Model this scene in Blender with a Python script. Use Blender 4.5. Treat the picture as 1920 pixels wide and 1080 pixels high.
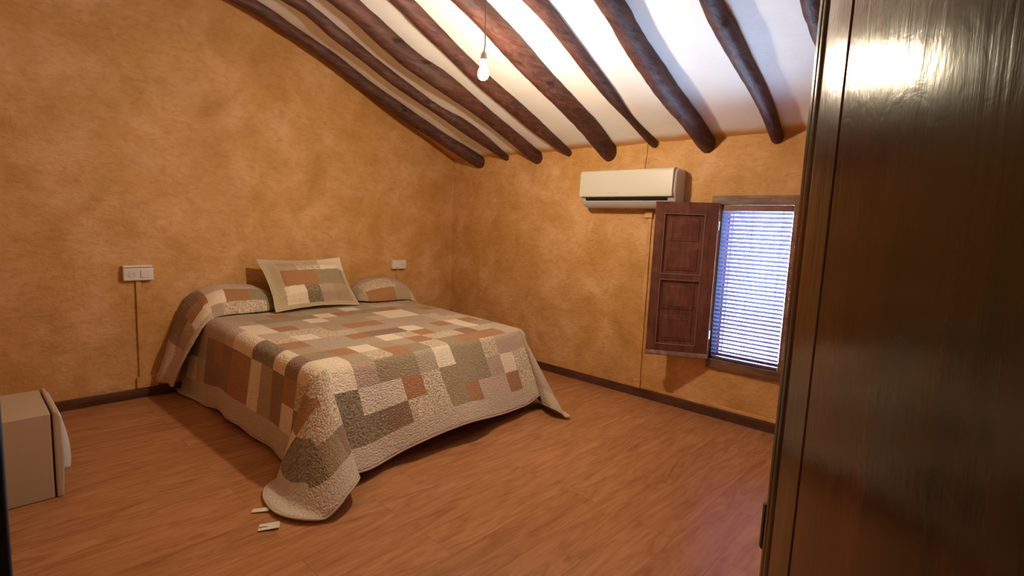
import bpy, bmesh, math, random
from mathutils import Vector, Matrix, noise
for o in list(bpy.data.objects): bpy.data.objects.remove(o)
S = bpy.context.scene
COL = S.collection
PI = math.pi
random.seed(7)

# ------------------------------------------------------------------ camera
CAM = Vector((-3.69867, -4.28437, 1.305))
yaw, pitch, roll = 0.831293, -0.116438, 0.043875
F_PX = 969.56
fwd = Vector((math.sin(yaw)*math.cos(pitch), math.cos(yaw)*math.cos(pitch), math.sin(pitch)))
rgt = Vector((math.cos(yaw), -math.sin(yaw), 0.0))
upv = rgt.cross(fwd)
r2 = rgt*math.cos(roll) + upv*math.sin(roll)
u2 = -rgt*math.sin(roll) + upv*math.cos(roll)
cd = bpy.data.cameras.new('camera'); cam = bpy.data.objects.new('camera', cd); COL.objects.link(cam)
cd.sensor_width = 36.0; cd.lens = F_PX/1920*36.0; cd.clip_start = 0.01; cd.clip_end = 100
m = Matrix((( r2.x, u2.x, -fwd.x, CAM.x), (r2.y, u2.y, -fwd.y, CAM.y), (r2.z, u2.z, -fwd.z, CAM.z), (0, 0, 0, 1)))
cam.matrix_world = m
S.camera = cam

# ------------------------------------------------------------------ light and exposure
SKY_STRENGTH = 130.0
SKY_COLOR = (0.44, 0.68, 1.0)
BULB_STRENGTH = 2100.0
BULB_COLOR = (1.0, 0.81, 0.58)
w = bpy.data.worlds.new('World'); S.world = w; w.use_nodes = True
w.node_tree.nodes['Background'].inputs[1].default_value = SKY_STRENGTH
_tc = w.node_tree.nodes.new('ShaderNodeTexCoord'); _sx = w.node_tree.nodes.new('ShaderNodeSeparateXYZ'); _rp = w.node_tree.nodes.new('ShaderNodeValToRGB')
_mr = w.node_tree.nodes.new('ShaderNodeMapRange'); _mr.inputs['From Min'].default_value = -1; _mr.inputs['From Max'].default_value = 1
w.node_tree.links.new(_tc.outputs['Generated'], _sx.inputs[0]); w.node_tree.links.new(_sx.outputs['Z'], _mr.inputs['Value']); w.node_tree.links.new(_mr.outputs[0], _rp.inputs[0])
_e = _rp.color_ramp.elements; _e[0].position = .40; _e[0].color = (*SKY_COLOR, 1); _e[1].position = .54; _e[1].color = (SKY_COLOR[0]*.40, SKY_COLOR[1]*.38, SKY_COLOR[2]*.40, 1)
w.node_tree.links.new(_rp.outputs[0], w.node_tree.nodes['Background'].inputs[0])
S.view_settings.view_transform = 'Standard'
S.view_settings.look = 'None'
S.view_settings.gamma = 1.0
S.view_settings.use_curve_mapping = False
S.view_settings.exposure = 0.0
ld = bpy.data.lights.new('window_portal', 'AREA'); ld.shape = 'RECTANGLE'; ld.size = 0.46; ld.size_y = 1.10
ld.cycles.is_portal = True
lo = bpy.data.objects.new('window_portal', ld); COL.objects.link(lo)
lo.location = (0.20, -3.10, 0.975); lo.rotation_euler = (PI/2, 0, PI/2)

# ------------------------------------------------------------------ helpers
def tag(o, label=None, cat=None, group=None, kind=None):
    if label: o['label'] = label
    if cat: o['category'] = cat
    if group: o['group'] = group
    if kind: o['kind'] = kind
    return o
def empty(name, loc=(0, 0, 0), rz=0.0):
    o = bpy.data.objects.new(name, None); COL.objects.link(o)
    o.location = loc; o.rotation_euler = (0, 0, rz); o.empty_display_size = 0.05
    return o
def obj(name, bm, mat, parent=None, smooth=False, bevel=0.0, seg=2, mats=None):
    me = bpy.data.meshes.new(name)
    bmesh.ops.recalc_face_normals(bm, faces=bm.faces)
    bm.to_mesh(me); bm.free()
    for mm in (mats or [mat]): me.materials.append(mm)
    o = bpy.data.objects.new(name, me); COL.objects.link(o)
    if smooth:
        for p in me.polygons: p.use_smooth = True
    if bevel > 0:
        b = o.modifiers.new('bevel', 'BEVEL'); b.width = bevel; b.segments = seg; b.limit_method = 'ANGLE'; b.angle_limit = math.radians(40)
        for p in me.polygons: p.use_smooth = True
        wn = o.modifiers.new('wn', 'WEIGHTED_NORMAL'); wn.keep_sharp = True
    if parent: o.parent = parent
    return o
def box(bm, x0, x1, y0, y1, z0, z1, mi=0):
    v = [bm.verts.new(c) for c in ((x0,y0,z0),(x1,y0,z0),(x1,y1,z0),(x0,y1,z0),(x0,y0,z1),(x1,y0,z1),(x1,y1,z1),(x0,y1,z1))]
    for f in ((0,3,2,1),(4,5,6,7),(0,1,5,4),(1,2,6,5),(2,3,7,6),(3,0,4,7)):
        fc = bm.faces.new([v[i] for i in f]); fc.material_index = mi
def boxm(x0, x1, y0, y1, z0, z1):
    bm = bmesh.new(); box(bm, x0, x1, y0, y1, z0, z1); return bm
def cyl(bm, p0, p1, r0, r1=None, n=16, cap=True):
    r1 = r0 if r1 is None else r1
    p0 = Vector(p0); p1 = Vector(p1); d = (p1-p0).normalized()
    a = d.orthogonal().normalized(); b = d.cross(a)
    R0 = [bm.verts.new(p0 + r0*(a*math.cos(2*PI*i/n)+b*math.sin(2*PI*i/n))) for i in range(n)]
    R1 = [bm.verts.new(p1 + r1*(a*math.cos(2*PI*i/n)+b*math.sin(2*PI*i/n))) for i in range(n)]
    for i in range(n): bm.faces.new((R0[i], R0[(i+1)%n], R1[(i+1)%n], R1[i]))
    if cap: bm.faces.new(R0[::-1]); bm.faces.new(R1)
def tube(bm, pts, r, n=10):
    pts = [Vector(p) for p in pts]; rings = []
    a = None
    for i, p in enumerate(pts):
        d = (pts[min(i+1, len(pts)-1)] - pts[max(i-1, 0)]).normalized()
        if a is None: a = d.orthogonal().normalized()
        a = (a - d*a.dot(d)).normalized(); b = d.cross(a)
        rr = r[i] if isinstance(r, (list, tuple)) else r
        rings.append([bm.verts.new(p + rr*(a*math.cos(2*PI*k/n)+b*math.sin(2*PI*k/n))) for k in range(n)])
    for i in range(len(rings)-1):
        for k in range(n): bm.faces.new((rings[i][k], rings[i][(k+1)%n], rings[i+1][(k+1)%n], rings[i+1][k]))
    bm.faces.new(rings[0][::-1]); bm.faces.new(rings[-1])
def lathe(bm, prof, c=(0, 0, 0), n=28):
    rings = []
    for r, z in prof:
        if r < 1e-5: rings.append([bm.verts.new((c[0], c[1], c[2]+z))])
        else: rings.append([bm.verts.new((c[0]+r*math.cos(2*PI*k/n), c[1]+r*math.sin(2*PI*k/n), c[2]+z)) for k in range(n)])
    for A, B in zip(rings, rings[1:]):
        for k in range(n):
            k2 = (k+1) % n
            if len(A) == 1: bm.faces.new((A[0], B[k2], B[k]))
            elif len(B) == 1: bm.faces.new((A[k], A[k2], B[0]))
            else: bm.faces.new((A[k], A[k2], B[k2], B[k]))
def prism(bm, poly, axis, a, b):
    # poly of 2-D points in the two other axes (cyclic order x,y,z without axis), extruded from a to b
    def P(q, t):
        if axis == 'y': return (q[0], t, q[1])
        if axis == 'x': return (t, q[0], q[1])
        return (q[0], q[1], t)
    A = [bm.verts.new(P(q, a)) for q in poly]; B = [bm.verts.new(P(q, b)) for q in poly]
    n = len(poly)
    bm.faces.new(A[::-1]); bm.faces.new(B)
    for i in range(n): bm.faces.new((A[i], A[(i+1)%n], B[(i+1)%n], B[i]))
def fbm(p, o=3):
    s = 0; a = 1; p = Vector(p)
    for i in range(o):
        s += a*noise.noise(p); a *= .5; p = p*2.1
    return s
def sm(t): t = max(0, min(1, t)); return t*t*(3-2*t)
def interp(x, xs, ys):
    if x <= xs[0]: return ys[0]
    for i in range(len(xs)-1):
        if x <= xs[i+1]:
            t = (x-xs[i])/(xs[i+1]-xs[i]); return ys[i]*(1-t)+ys[i+1]*t
    return ys[-1]

# ------------------------------------------------------------------ materials
def new_mat(name):
    m = bpy.data.materials.new(name); m.use_nodes = True
    return m, m.node_tree, m.node_tree.nodes['Principled BSDF']
def N(nt, t, **kw):
    n = nt.nodes.new(t)
    for k, v in kw.items():
        if k in n.inputs: n.inputs[k].default_value = v
        else: setattr(n, k, v)
    return n
def plain(name, col, rough=.5, spec=.5, metal=0, coat=0, bump=0, bscale=200):
    m, nt, b = new_mat(name)
    b.inputs['Base Color'].default_value = (*col, 1); b.inputs['Roughness'].default_value = rough
    b.inputs['Specular IOR Level'].default_value = spec; b.inputs['Metallic'].default_value = metal
    b.inputs['Coat Weight'].default_value = coat
    if bump:
        tc = N(nt, 'ShaderNodeTexCoord'); n = N(nt, 'ShaderNodeTexNoise', Scale=bscale); bp = N(nt, 'ShaderNodeBump', Strength=bump, Distance=.002)
        nt.links.new(tc.outputs['Object'], n.inputs['Vector']); nt.links.new(n.outputs['Fac'], bp.inputs['Height']); nt.links.new(bp.outputs[0], b.inputs['Normal'])
    return m
def ramp(nt, fac, stops):
    r = nt.nodes.new('ShaderNodeValToRGB'); e = r.color_ramp.elements
    while len(e) < len(stops): e.new(.5)
    for i, (p, c) in enumerate(stops): e[i].position = p; e[i].color = (*c, 1)
    nt.links.new(fac, r.inputs[0]); return r
def mixc(nt, mode, fac, a, b):
    n = nt.nodes.new('ShaderNodeMix'); n.data_type = 'RGBA'; n.blend_type = mode
    for s, v in ((n.inputs[0], fac), (n.inputs[6], a), (n.inputs[7], b)):
        if hasattr(v, 'links'): nt.links.new(v, s)
        elif isinstance(v, tuple): s.default_value = (*v, 1)
        else: s.default_value = v
    return n.outputs[2]
def stucco():
    m, nt, b = new_mat('ochre_stucco'); L = nt.links.new
    tc = N(nt, 'ShaderNodeTexCoord')
    n1 = N(nt, 'ShaderNodeTexNoise', Scale=2.4, Detail=6.0, Roughness=.62, Distortion=.5)
    n2 = N(nt, 'ShaderNodeTexNoise', Scale=4.0, Detail=6.0, Roughness=.6, Distortion=.5)
    n3 = N(nt, 'ShaderNodeTexNoise', Scale=15.0, Detail=6.0, Roughness=.6, Distortion=1.0)
    mp = N(nt, 'ShaderNodeMapping'); mp.inputs['Scale'].default_value = (1, 1, 2.2)
    L(tc.outputs['Object'], mp.inputs[0])
    for n in (n1, n2): L(tc.outputs['Object'], n.inputs['Vector'])
    L(mp.outputs[0], n3.inputs['Vector'])
    c1 = ramp(nt, n1.outputs['Fac'], [(.32, (.50, .258, .068)), (.50, (.60, .325, .118)), (.66, (.68, .40, .190))])
    c2 = ramp(nt, n2.outputs['Fac'], [(.25, (.85, .81, .72)), (.5, (1, 1, 1)), (.75, (1.08, 1.11, 1.22))])
    c3 = ramp(nt, n3.outputs['Fac'], [(.28, (.84, .80, .72)), (.5, (1, 1, 1)), (.75, (1.06, 1.08, 1.12))])
    c = mixc(nt, 'MULTIPLY', 1.0, c1.outputs[0], c2.outputs[0]); c = mixc(nt, 'MULTIPLY', 1.0, c, c3.outputs[0])
    L(c, b.inputs['Base Color'])
    b.inputs['Roughness'].default_value = .62; b.inputs['Specular IOR Level'].default_value = .35
    bp = N(nt, 'ShaderNodeBump', Strength=.22, Distance=.011); bp2 = N(nt, 'ShaderNodeBump', Strength=.45, Distance=.035)
    r3 = ramp(nt, n3.outputs['Fac'], [(.35, (0, 0, 0)), (.62, (1, 1, 1))])
    L(n2.outputs['Fac'], bp2.inputs['Height']); L(r3.outputs[0], bp.inputs['Height']); L(bp2.outputs[0], bp.inputs['Normal']); L(bp.outputs[0], b.inputs['Normal'])
    return m
def plaster(name='white_plaster', ochre=True):
    m, nt, b = new_mat(name); L = nt.links.new
    tc = N(nt, 'ShaderNodeTexCoord'); n1 = N(nt, 'ShaderNodeTexNoise', Scale=2.5, Detail=5.0, Roughness=.6)
    L(tc.outputs['Object'], n1.inputs['Vector'])
    c = ramp(nt, n1.outputs['Fac'], [(.3, (.84, .83, .80)), (.7, (.88, .88, .87))])
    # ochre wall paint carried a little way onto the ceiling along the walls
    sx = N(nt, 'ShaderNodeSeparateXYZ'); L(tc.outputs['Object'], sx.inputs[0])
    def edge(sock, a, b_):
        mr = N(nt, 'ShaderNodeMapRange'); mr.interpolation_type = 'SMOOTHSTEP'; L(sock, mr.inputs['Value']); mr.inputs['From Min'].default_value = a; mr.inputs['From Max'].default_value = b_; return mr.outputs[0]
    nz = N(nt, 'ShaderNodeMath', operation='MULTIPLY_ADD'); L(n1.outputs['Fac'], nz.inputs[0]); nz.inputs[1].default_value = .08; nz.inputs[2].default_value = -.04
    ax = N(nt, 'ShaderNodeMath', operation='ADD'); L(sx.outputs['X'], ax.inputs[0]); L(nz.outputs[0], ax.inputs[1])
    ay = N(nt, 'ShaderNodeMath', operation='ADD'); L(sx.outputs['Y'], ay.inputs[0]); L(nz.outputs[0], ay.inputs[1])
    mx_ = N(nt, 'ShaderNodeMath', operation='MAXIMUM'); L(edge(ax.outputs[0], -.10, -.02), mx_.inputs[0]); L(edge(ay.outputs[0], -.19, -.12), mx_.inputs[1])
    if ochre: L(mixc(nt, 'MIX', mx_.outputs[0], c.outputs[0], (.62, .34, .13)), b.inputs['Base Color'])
    else: L(c.outputs[0], b.inputs['Base Color'])
    b.inputs['Roughness'].default_value = .8; b.inputs['Specular IOR Level'].default_value = .2
    bp = N(nt, 'ShaderNodeBump', Strength=.35, Distance=.03); L(n1.outputs['Fac'], bp.inputs['Height']); L(bp.outputs[0], b.inputs['Normal'])
    return m
def wood(name, dark, mid, light, axis=0, scale=1.0, rough=.45, coat=0.0, bump=.3, stretch=14, knots=False, rlow=None):
    m, nt, b = new_mat(name); L = nt.links.new
    tc = N(nt, 'ShaderNodeTexCoord'); mp = N(nt, 'ShaderNodeMapping')
    s = [stretch, stretch, stretch]; s[axis] = 1.2; mp.inputs['Scale'].default_value = [q*scale for q in s]
    L(tc.outputs['Object'], mp.inputs[0])
    n1 = N(nt, 'ShaderNodeTexNoise', Scale=1.0, Detail=7.0, Roughness=.6, Distortion=.8); L(mp.outputs[0], n1.inputs['Vector'])
    n2 = N(nt, 'ShaderNodeTexNoise', Scale=4.0*scale, Detail=4.0, Roughness=.6); L(tc.outputs['Object'], n2.inputs['Vector'])
    c = ramp(nt, n1.outputs['Fac'], [(.3, dark), (.5, mid), (.72, light)])
    c2 = ramp(nt, n2.outputs['Fac'], [(.32, (.55, .52, .50)), (.62, (1.1, 1.1, 1.1))])
    L(mixc(nt, 'MULTIPLY', .8, c.outputs[0], c2.outputs[0]), b.inputs['Base Color'])
    b.inputs['Roughness'].default_value = rough; b.inputs['Coat Weight'].default_value = coat; b.inputs['Coat Roughness'].default_value = .2
    bp = N(nt, 'ShaderNodeBump', Strength=bump, Distance=.004); L(n1.outputs['Fac'], bp.inputs['Height']); L(bp.outputs[0], b.inputs['Normal'])
    return m
def beam_mat():
    m = wood('rough_beam_wood', (.032, .009, .006), (.085, .027, .016), (.155, .052, .032), 0, 1.6, .62, 0, .9, 26); nt = m.node_tree; L = nt.links.new
    b = nt.nodes['Principled BSDF']; tc = N(nt, 'ShaderNodeTexCoord'); mp = N(nt, 'ShaderNodeMapping'); mp.inputs['Scale'].default_value = (3.2, 9, 9)
    nz = N(nt, 'ShaderNodeTexNoise', Scale=9.0, Detail=3.0); L(tc.outputs['Object'], nz.inputs['Vector'])
    va = N(nt, 'ShaderNodeVectorMath', operation='MULTIPLY_ADD'); L(nz.outputs['Color'], va.inputs[0]); va.inputs[1].default_value = (.5, .5, .5)
    L(tc.outputs['Object'], mp.inputs[0]); L(mp.outputs[0], va.inputs[2])
    vo = N(nt, 'ShaderNodeTexVoronoi', Scale=1.0); L(va.outputs[0], vo.inputs['Vector'])
    r = ramp(nt, vo.outputs['Distance'], [(.08, (.12, .10, .10)), (.20, (1, 1, 1))])
    n4 = N(nt, 'ShaderNodeTexNoise', Scale=5.0, Detail=5.0, Distortion=1.0); L(tc.outputs['Object'], n4.inputs['Vector'])
    w_ = ramp(nt, n4.outputs['Fac'], [(.55, (0, 0, 0)), (.75, (.40, .40, .40))])
    old = b.inputs['Base Color'].links[0].from_socket
    c = mixc(nt, 'MIX', w_.outputs[0], old, (.13, .080, .070)); c = mixc(nt, 'MULTIPLY', 1.0, c, r.outputs[0]); L(c, b.inputs['Base Color'])
    bp = N(nt, 'ShaderNodeBump', Strength=.7, Distance=.012); L(r.outputs[0], bp.inputs['Height']); L(b.inputs['Normal'].links[0].from_socket, bp.inputs['Normal']); L(bp.outputs[0], b.inputs['Normal'])
    return m
def floor_mat():
    m, nt, b = new_mat('laminate_planks'); L = nt.links.new
    tc = N(nt, 'ShaderNodeTexCoord'); br = N(nt, 'ShaderNodeTexBrick', Scale=1.0)
    br.inputs['Brick Width'].default_value = 1.20; br.inputs['Row Height'].default_value = .19
    br.inputs['Mortar Size'].default_value = .0012; br.inputs['Mortar Smooth'].default_value = .3; br.inputs['Bias'].default_value = 0
    br.inputs['Color1'].default_value = (0, 0, 0, 1); br.inputs['Color2'].default_value = (1, 1, 1, 1); br.inputs['Mortar'].default_value = (.4, .4, .4, 1)
    br.offset = .37; br.offset_frequency = 2
    L(tc.outputs['Object'], br.inputs['Vector'])
    off = N(nt, 'ShaderNodeVectorMath', operation='SCALE'); L(br.outputs['Color'], off.inputs[0]); off.inputs['Scale'].default_value = 7.0
    ad = N(nt, 'ShaderNodeVectorMath', operation='ADD'); L(tc.outputs['Object'], ad.inputs[0]); L(off.outputs[0], ad.inputs[1])
    mp = N(nt, 'ShaderNodeMapping'); mp.inputs['Scale'].default_value = (1.0, 6, 1); L(ad.outputs[0], mp.inputs[0])
    n1 = N(nt, 'ShaderNodeTexNoise', Scale=2.2, Detail=10.0, Roughness=.66, Distortion=2.2); L(mp.outputs[0], n1.inputs['Vector'])
    mp2 = N(nt, 'ShaderNodeMapping'); mp2.inputs['Scale'].default_value = (3, 60, 1); L(ad.outputs[0], mp2.inputs[0])
    n2 = N(nt, 'ShaderNodeTexNoise', Scale=1.5, Detail=4.0, Roughness=.6); L(mp2.outputs[0], n2.inputs['Vector'])
    c = ramp(nt, n1.outputs['Fac'], [(.30, (.29, .112, .043)), (.42, (.37, .155, .060)), (.55, (.43, .192, .080)), (.75, (.50, .240, .108))])
    c2 = ramp(nt, n2.outputs['Fac'], [(.3, (.92, .91, .90)), (.6, (1.03, 1.03, 1.03))])
    c3 = ramp(nt, br.outputs['Color'], [(0, (.93, .92, .91)), (1, (1.07, 1.08, 1.09))])
    k = mixc(nt, 'MULTIPLY', 1.0, c.outputs[0], c2.outputs[0]); k = mixc(nt, 'MULTIPLY', 1.0, k, c3.outputs[0])
    k = mixc(nt, 'MIX', br.outputs['Fac'], k, (.26, .105, .035))
    L(k, b.inputs['Base Color'])
    b.inputs['Roughness'].default_value = .27; b.inputs['Specular IOR Level'].default_value = .5
    bp = N(nt, 'ShaderNodeBump', Strength=.12, Distance=.003); L(n2.outputs['Fac'], bp.inputs['Height']); L(bp.outputs[0], b.inputs['Normal'])
    return m
def quilt_mat(name='quilted_patchwork', k=.85):
    m, nt, b = new_mat(name); L = nt.links.new
    at = N(nt, 'ShaderNodeAttribute', attribute_name='pcol'); pt = N(nt, 'ShaderNodeAttribute', attribute_name='ptyp')
    uv = N(nt, 'ShaderNodeUVMap', uv_map='cloth')
    sep = N(nt, 'ShaderNodeSeparateColor'); L(pt.outputs['Color'], sep.inputs[0])
    # small flower print on the floral patches
    n1 = N(nt, 'ShaderNodeTexNoise', Scale=105.0, Detail=2.0, Roughness=.5, Distortion=1.5); L(uv.outputs[0], n1.inputs['Vector'])
    f1 = ramp(nt, n1.outputs['Fac'], [(.42, (.42, .36, .28)), (.50, (.72, .66, .56)), (.58, (1.10, 1.10, 1.08))])
    c = mixc(nt, 'MULTIPLY', sep.outputs['Red'], at.outputs['Color'], f1.outputs[0])
    # woven stripe on others
    mp = N(nt, 'ShaderNodeMapping'); mp.inputs['Scale'].default_value = (60, 420, 1); L(uv.outputs[0], mp.inputs[0])
    n2 = N(nt, 'ShaderNodeTexNoise', Scale=1.0, Detail=2.0); L(mp.outputs[0], n2.inputs['Vector'])
    f2 = ramp(nt, n2.outputs['Fac'], [(.35, (.86, .85, .83)), (.65, (1.08, 1.08, 1.08))])
    c = mixc(nt, 'MULTIPLY', 1.0, c, f2.outputs[0])
    L(c, b.inputs['Base Color']); b.inputs['Roughness'].default_value = .9; b.inputs['Specular IOR Level'].default_value = .15
    b.inputs['Sheen Weight'].default_value = .15
    # puckered stitching
    vo = N(nt, 'ShaderNodeTexVoronoi', Scale=80.0); vo.feature = 'SMOOTH_F1'; vo.inputs['Smoothness'].default_value = .4
    n3 = N(nt, 'ShaderNodeTexNoise', Scale=30.0, Detail=2.0)
    mp3 = N(nt, 'ShaderNodeMapping'); mp3.inputs['Scale'].default_value = (1, 1.5, 1); L(uv.outputs[0], mp3.inputs[0])
    va = N(nt, 'ShaderNodeVectorMath', operation='MULTIPLY_ADD'); L(n3.outputs['Color'], va.inputs[0]); va.inputs[1].default_value = (.03, .03, .03); L(mp3.outputs[0], va.inputs[2])
    L(uv.outputs[0], n3.inputs['Vector']); L(va.outputs[0], vo.inputs['Vector'])
    inv = N(nt, 'ShaderNodeMath', operation='MULTIPLY'); L(vo.outputs['Distance'], inv.inputs[0]); inv.inputs[1].default_value = -1.0
    bp = N(nt, 'ShaderNodeBump', Strength=k, Distance=.007); L(inv.outputs[0], bp.inputs['Height']); L(bp.outputs[0], b.inputs['Normal'])
    return m
M = {}
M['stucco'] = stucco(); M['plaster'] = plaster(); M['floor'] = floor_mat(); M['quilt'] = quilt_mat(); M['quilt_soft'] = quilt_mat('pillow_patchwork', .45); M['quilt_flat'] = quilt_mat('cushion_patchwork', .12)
M['beam'] = beam_mat()
M['baseboard'] = wood('baseboard_wood', (.055, .018, .012), (.10, .036, .022), (.15, .06, .038), 0, 1.5, .4)
M['baseboard_y'] = wood('baseboard_wood_side', (.055, .018, .012), (.10, .036, .022), (.15, .06, .038), 1, 1.5, .4)
M['shutter'] = wood('shutter_wood', (.095, .030, .020), (.155, .055, .037), (.21, .082, .056), 2, 2.5, .42, .0, .35)
M['frame'] = wood('window_frame_wood', (.10, .045, .028), (.20, .10, .062), (.28, .155, .105), 1, 2.0, .5)
M['door'] = wood('varnished_door_wood', (.014, .0062, .0024), (.044, .0165, .0065), (.095, .034, .012), 2, 1.1, .14, .0, .22, 12)
M['door'].node_tree.nodes['Principled BSDF'].inputs['Specular IOR Level'].default_value = .33
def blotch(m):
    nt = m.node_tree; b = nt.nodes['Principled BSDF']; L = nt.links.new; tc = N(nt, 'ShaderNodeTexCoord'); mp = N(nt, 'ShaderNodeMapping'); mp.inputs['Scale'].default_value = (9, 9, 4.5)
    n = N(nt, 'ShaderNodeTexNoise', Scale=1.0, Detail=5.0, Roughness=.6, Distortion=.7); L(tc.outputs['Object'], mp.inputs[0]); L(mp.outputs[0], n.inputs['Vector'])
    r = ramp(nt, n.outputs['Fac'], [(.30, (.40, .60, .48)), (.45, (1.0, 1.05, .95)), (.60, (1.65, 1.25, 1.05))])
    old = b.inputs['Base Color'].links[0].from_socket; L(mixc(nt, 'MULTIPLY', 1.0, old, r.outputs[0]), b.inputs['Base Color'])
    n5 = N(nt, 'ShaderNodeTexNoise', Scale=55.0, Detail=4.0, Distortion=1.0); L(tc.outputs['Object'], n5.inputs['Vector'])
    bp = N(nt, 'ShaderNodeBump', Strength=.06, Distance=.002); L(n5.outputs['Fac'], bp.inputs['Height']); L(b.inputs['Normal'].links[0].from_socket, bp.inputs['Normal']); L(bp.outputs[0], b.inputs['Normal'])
blotch(M['door']); M['door'].node_tree.nodes['Principled BSDF'].inputs['Specular Tint'].default_value = (.80, 1, .62, 1)  # green tint puts the colour of the reflected light into the varnish
M['stile'] = wood('varnished_stile_wood', (.030, .013, .005), (.085, .040, .016), (.15, .075, .030), 2, 1.3, .16, .0, .3, 12); blotch(M['stile'])
M['stile'].node_tree.nodes['Principled BSDF'].inputs['Specular IOR Level'].default_value = .4
M['jamb'] = wood('dark_jamb_wood', (.008, .005, .004), (.02, .012, .01), (.03, .02, .015), 2, 1.5, .5)
M['ac'] = plain('ivory_plastic', (.60, .58, .50), .35)
M['ac_grey'] = plain('grey_plastic', (.58, .57, .56), .4)
M['black'] = plain('black_plastic', (.006, .005, .005), .6)
M['white_plastic'] = plain('white_plastic', (.72, .68, .64), .35)
def slat_mat():
    m, nt, b = new_mat('blind_slats'); b.inputs['Base Color'].default_value = (.14, .105, .20, 1); b.inputs['Roughness'].default_value = .35  # violet base colour carries the blue daylight flare between the slats
    t = N(nt, 'ShaderNodeBsdfTranslucent', Color=(.10, .10, .30, 1)); mx = N(nt, 'ShaderNodeMixShader'); mx.inputs[0].default_value = .10; out = nt.nodes['Material Output']
    nt.links.new(b.outputs[0], mx.inputs[1]); nt.links.new(t.outputs[0], mx.inputs[2]); nt.links.new(mx.outputs[0], out.inputs[0]); return m
M['slat'] = slat_mat()
M['headrail'] = wood('blind_head_wood', (.14, .05, .035), (.22, .08, .055), (.28, .11, .07), 1, 2.0, .4)
M['bead'] = plain('worn_bead_sheen', (.24, .13, .12), .35)  # lighter for worn edges, with their reflected sheen put into the colour
M['reveal'] = plain('reveal_glare_absorber', (.02, .022, .03), 1.0, 0)  # near-black, added to swallow daylight on the window reveals
M['cord'] = plain('blind_cord', (.08, .07, .16), .8)
M['cable'] = plain('pale_cable', (.34, .26, .20), .5)
M['metal'] = plain('worn_steel', (.35, .33, .31), .4, metal=.9)
M['box'] = plain('cream_enamel', (.46, .37, .27), .5, bump=.1, bscale=60)
M['box_front'] = plain('pale_grey_front', (.62, .62, .66), .3)
M['mattress'] = plain('dark_mattress_cloth', (.05, .04, .04), .9)
M['bedbase'] = plain('black_bed_base', (.012, .01, .01), .7)
M['paper'] = plain('white_paper_label', (.70, .64, .55), .7)
M['ink'] = plain('printed_ink', (.12, .10, .10), .7)
M['mark'] = plain('grey_logo_print', (.42, .40, .36), .5)
def outside():
    return plain('outside_render', (.6, .6, .58), .8)
def glass_mat():
    m, nt, b = new_mat('window_glass'); nt.nodes.remove(b); out = nt.nodes['Material Output']
    t = N(nt, 'ShaderNodeBsdfTransparent'); g = N(nt, 'ShaderNodeBsdfGlossy', Roughness=.02); mx = N(nt, 'ShaderNodeMixShader'); mx.inputs[0].default_value = .06
    nt.links.new(t.outputs[0], mx.inputs[1]); nt.links.new(g.outputs[0], mx.inputs[2]); nt.links.new(mx.outputs[0], out.inputs[0]); return m
M['glass'] = glass_mat()
def bulb_mat(name='lit_bulb', k=1.0):
    m, nt, b = new_mat(name); b.inputs['Base Color'].default_value = (.9, .9, .9, 1)
    b.inputs['Emission Color'].default_value = (*BULB_COLOR, 1); b.inputs['Emission Strength'].default_value = BULB_STRENGTH*k; return m
M['bulb'] = bulb_mat(); M['bulb_neck'] = bulb_mat('lit_bulb_neck', .40)

# ------------------------------------------------------------------ room shell
YB = -4.75      # wall behind the door
XL = -3.70      # wall with the doorway
PROF = [(.40, 1.815), (0, 1.995), (-.572, 2.252), (-.99, 2.441), (-1.41, 2.625), (-1.939, 2.807), (-2.204, 2.867), (-3.3, 3.07), (-4.1, 3.22)]
def zceil(x): return interp(-x, [-p[0] for p in PROF], [p[1] for p in PROF])
# floor
o = obj('floor', boxm(-5.4, .30, YB-.2, .25, -.08, 0), M['floor']); tag(o, kind='structure')
# ceiling
bm = bmesh.new(); nx, ny = 90, 60
for lay in (0, 1):
    g = [[bm.verts.new((.40-4.5*i/nx, .25-(5.2)*j/ny, zceil(.40-4.5*i/nx) + (.10 if lay else (.010*fbm((.40*3-4.5*i/nx*3, j*.25, 0)))))) for j in range(ny+1)] for i in range(nx+1)]
    for i in range(nx):
        for j in range(ny): bm.faces.new((g[i][j], g[i+1][j], g[i+1][j+1], g[i][j+1]))
    if lay == 0: g0 = g
    else:
        for i in range(nx):
            for j in (0, ny): bm.faces.new((g0[i][j], g0[i+1][j], g[i+1][j], g[i][j]))
        for j in range(ny):
            for i in (0, nx): bm.faces.new((g0[i][j], g0[i][j+1], g[i][j+1], g[i][j]))
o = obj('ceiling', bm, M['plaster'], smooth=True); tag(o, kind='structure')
# walls: tops follow the ceiling, a little above it
def gable(y0, y1, x0=XL-.2, x1=0.0):
    bm = bmesh.new(); xs = [x1] + [p[0] for p in PROF if x0 < p[0] < x1] + [x0]
    poly = [(x0, 0), (x1, 0)] + [(x, zceil(x)+.05) for x in xs]
    prism(bm, poly, 'y', y0, y1); return bm
tag(obj('wall_head', gable(0.0, .22), M['stucco']), kind='structure')
tag(obj('wall_back', gable(YB-.2, YB), M['stucco']), kind='structure')
WY0, WY1, WZ0, WZ1 = -3.335, -2.875, .430, 1.527
bm = bmesh.new()
for (a, b_, c, d) in ((YB, WY0, 0, 2.04), (WY1, .22, 0, 2.04), (WY0, WY1, 0, WZ0), (WY0, WY1, WZ1, 2.04)): box(bm, 0, .24, a, b_, c, d)
tag(obj('wall_window', bm, M['stucco']), kind='structure')
DY0, DY1 = -4.45, -3.98
bm = bmesh.new()
for (a, b_, c, d) in ((YB, DY0, 0, 3.16), (DY1+.07, .22, 0, 3.16), (DY0, DY1+.07, 2.05, 3.16)): box(bm, XL-.16, XL, a, b_, c, d)
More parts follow.
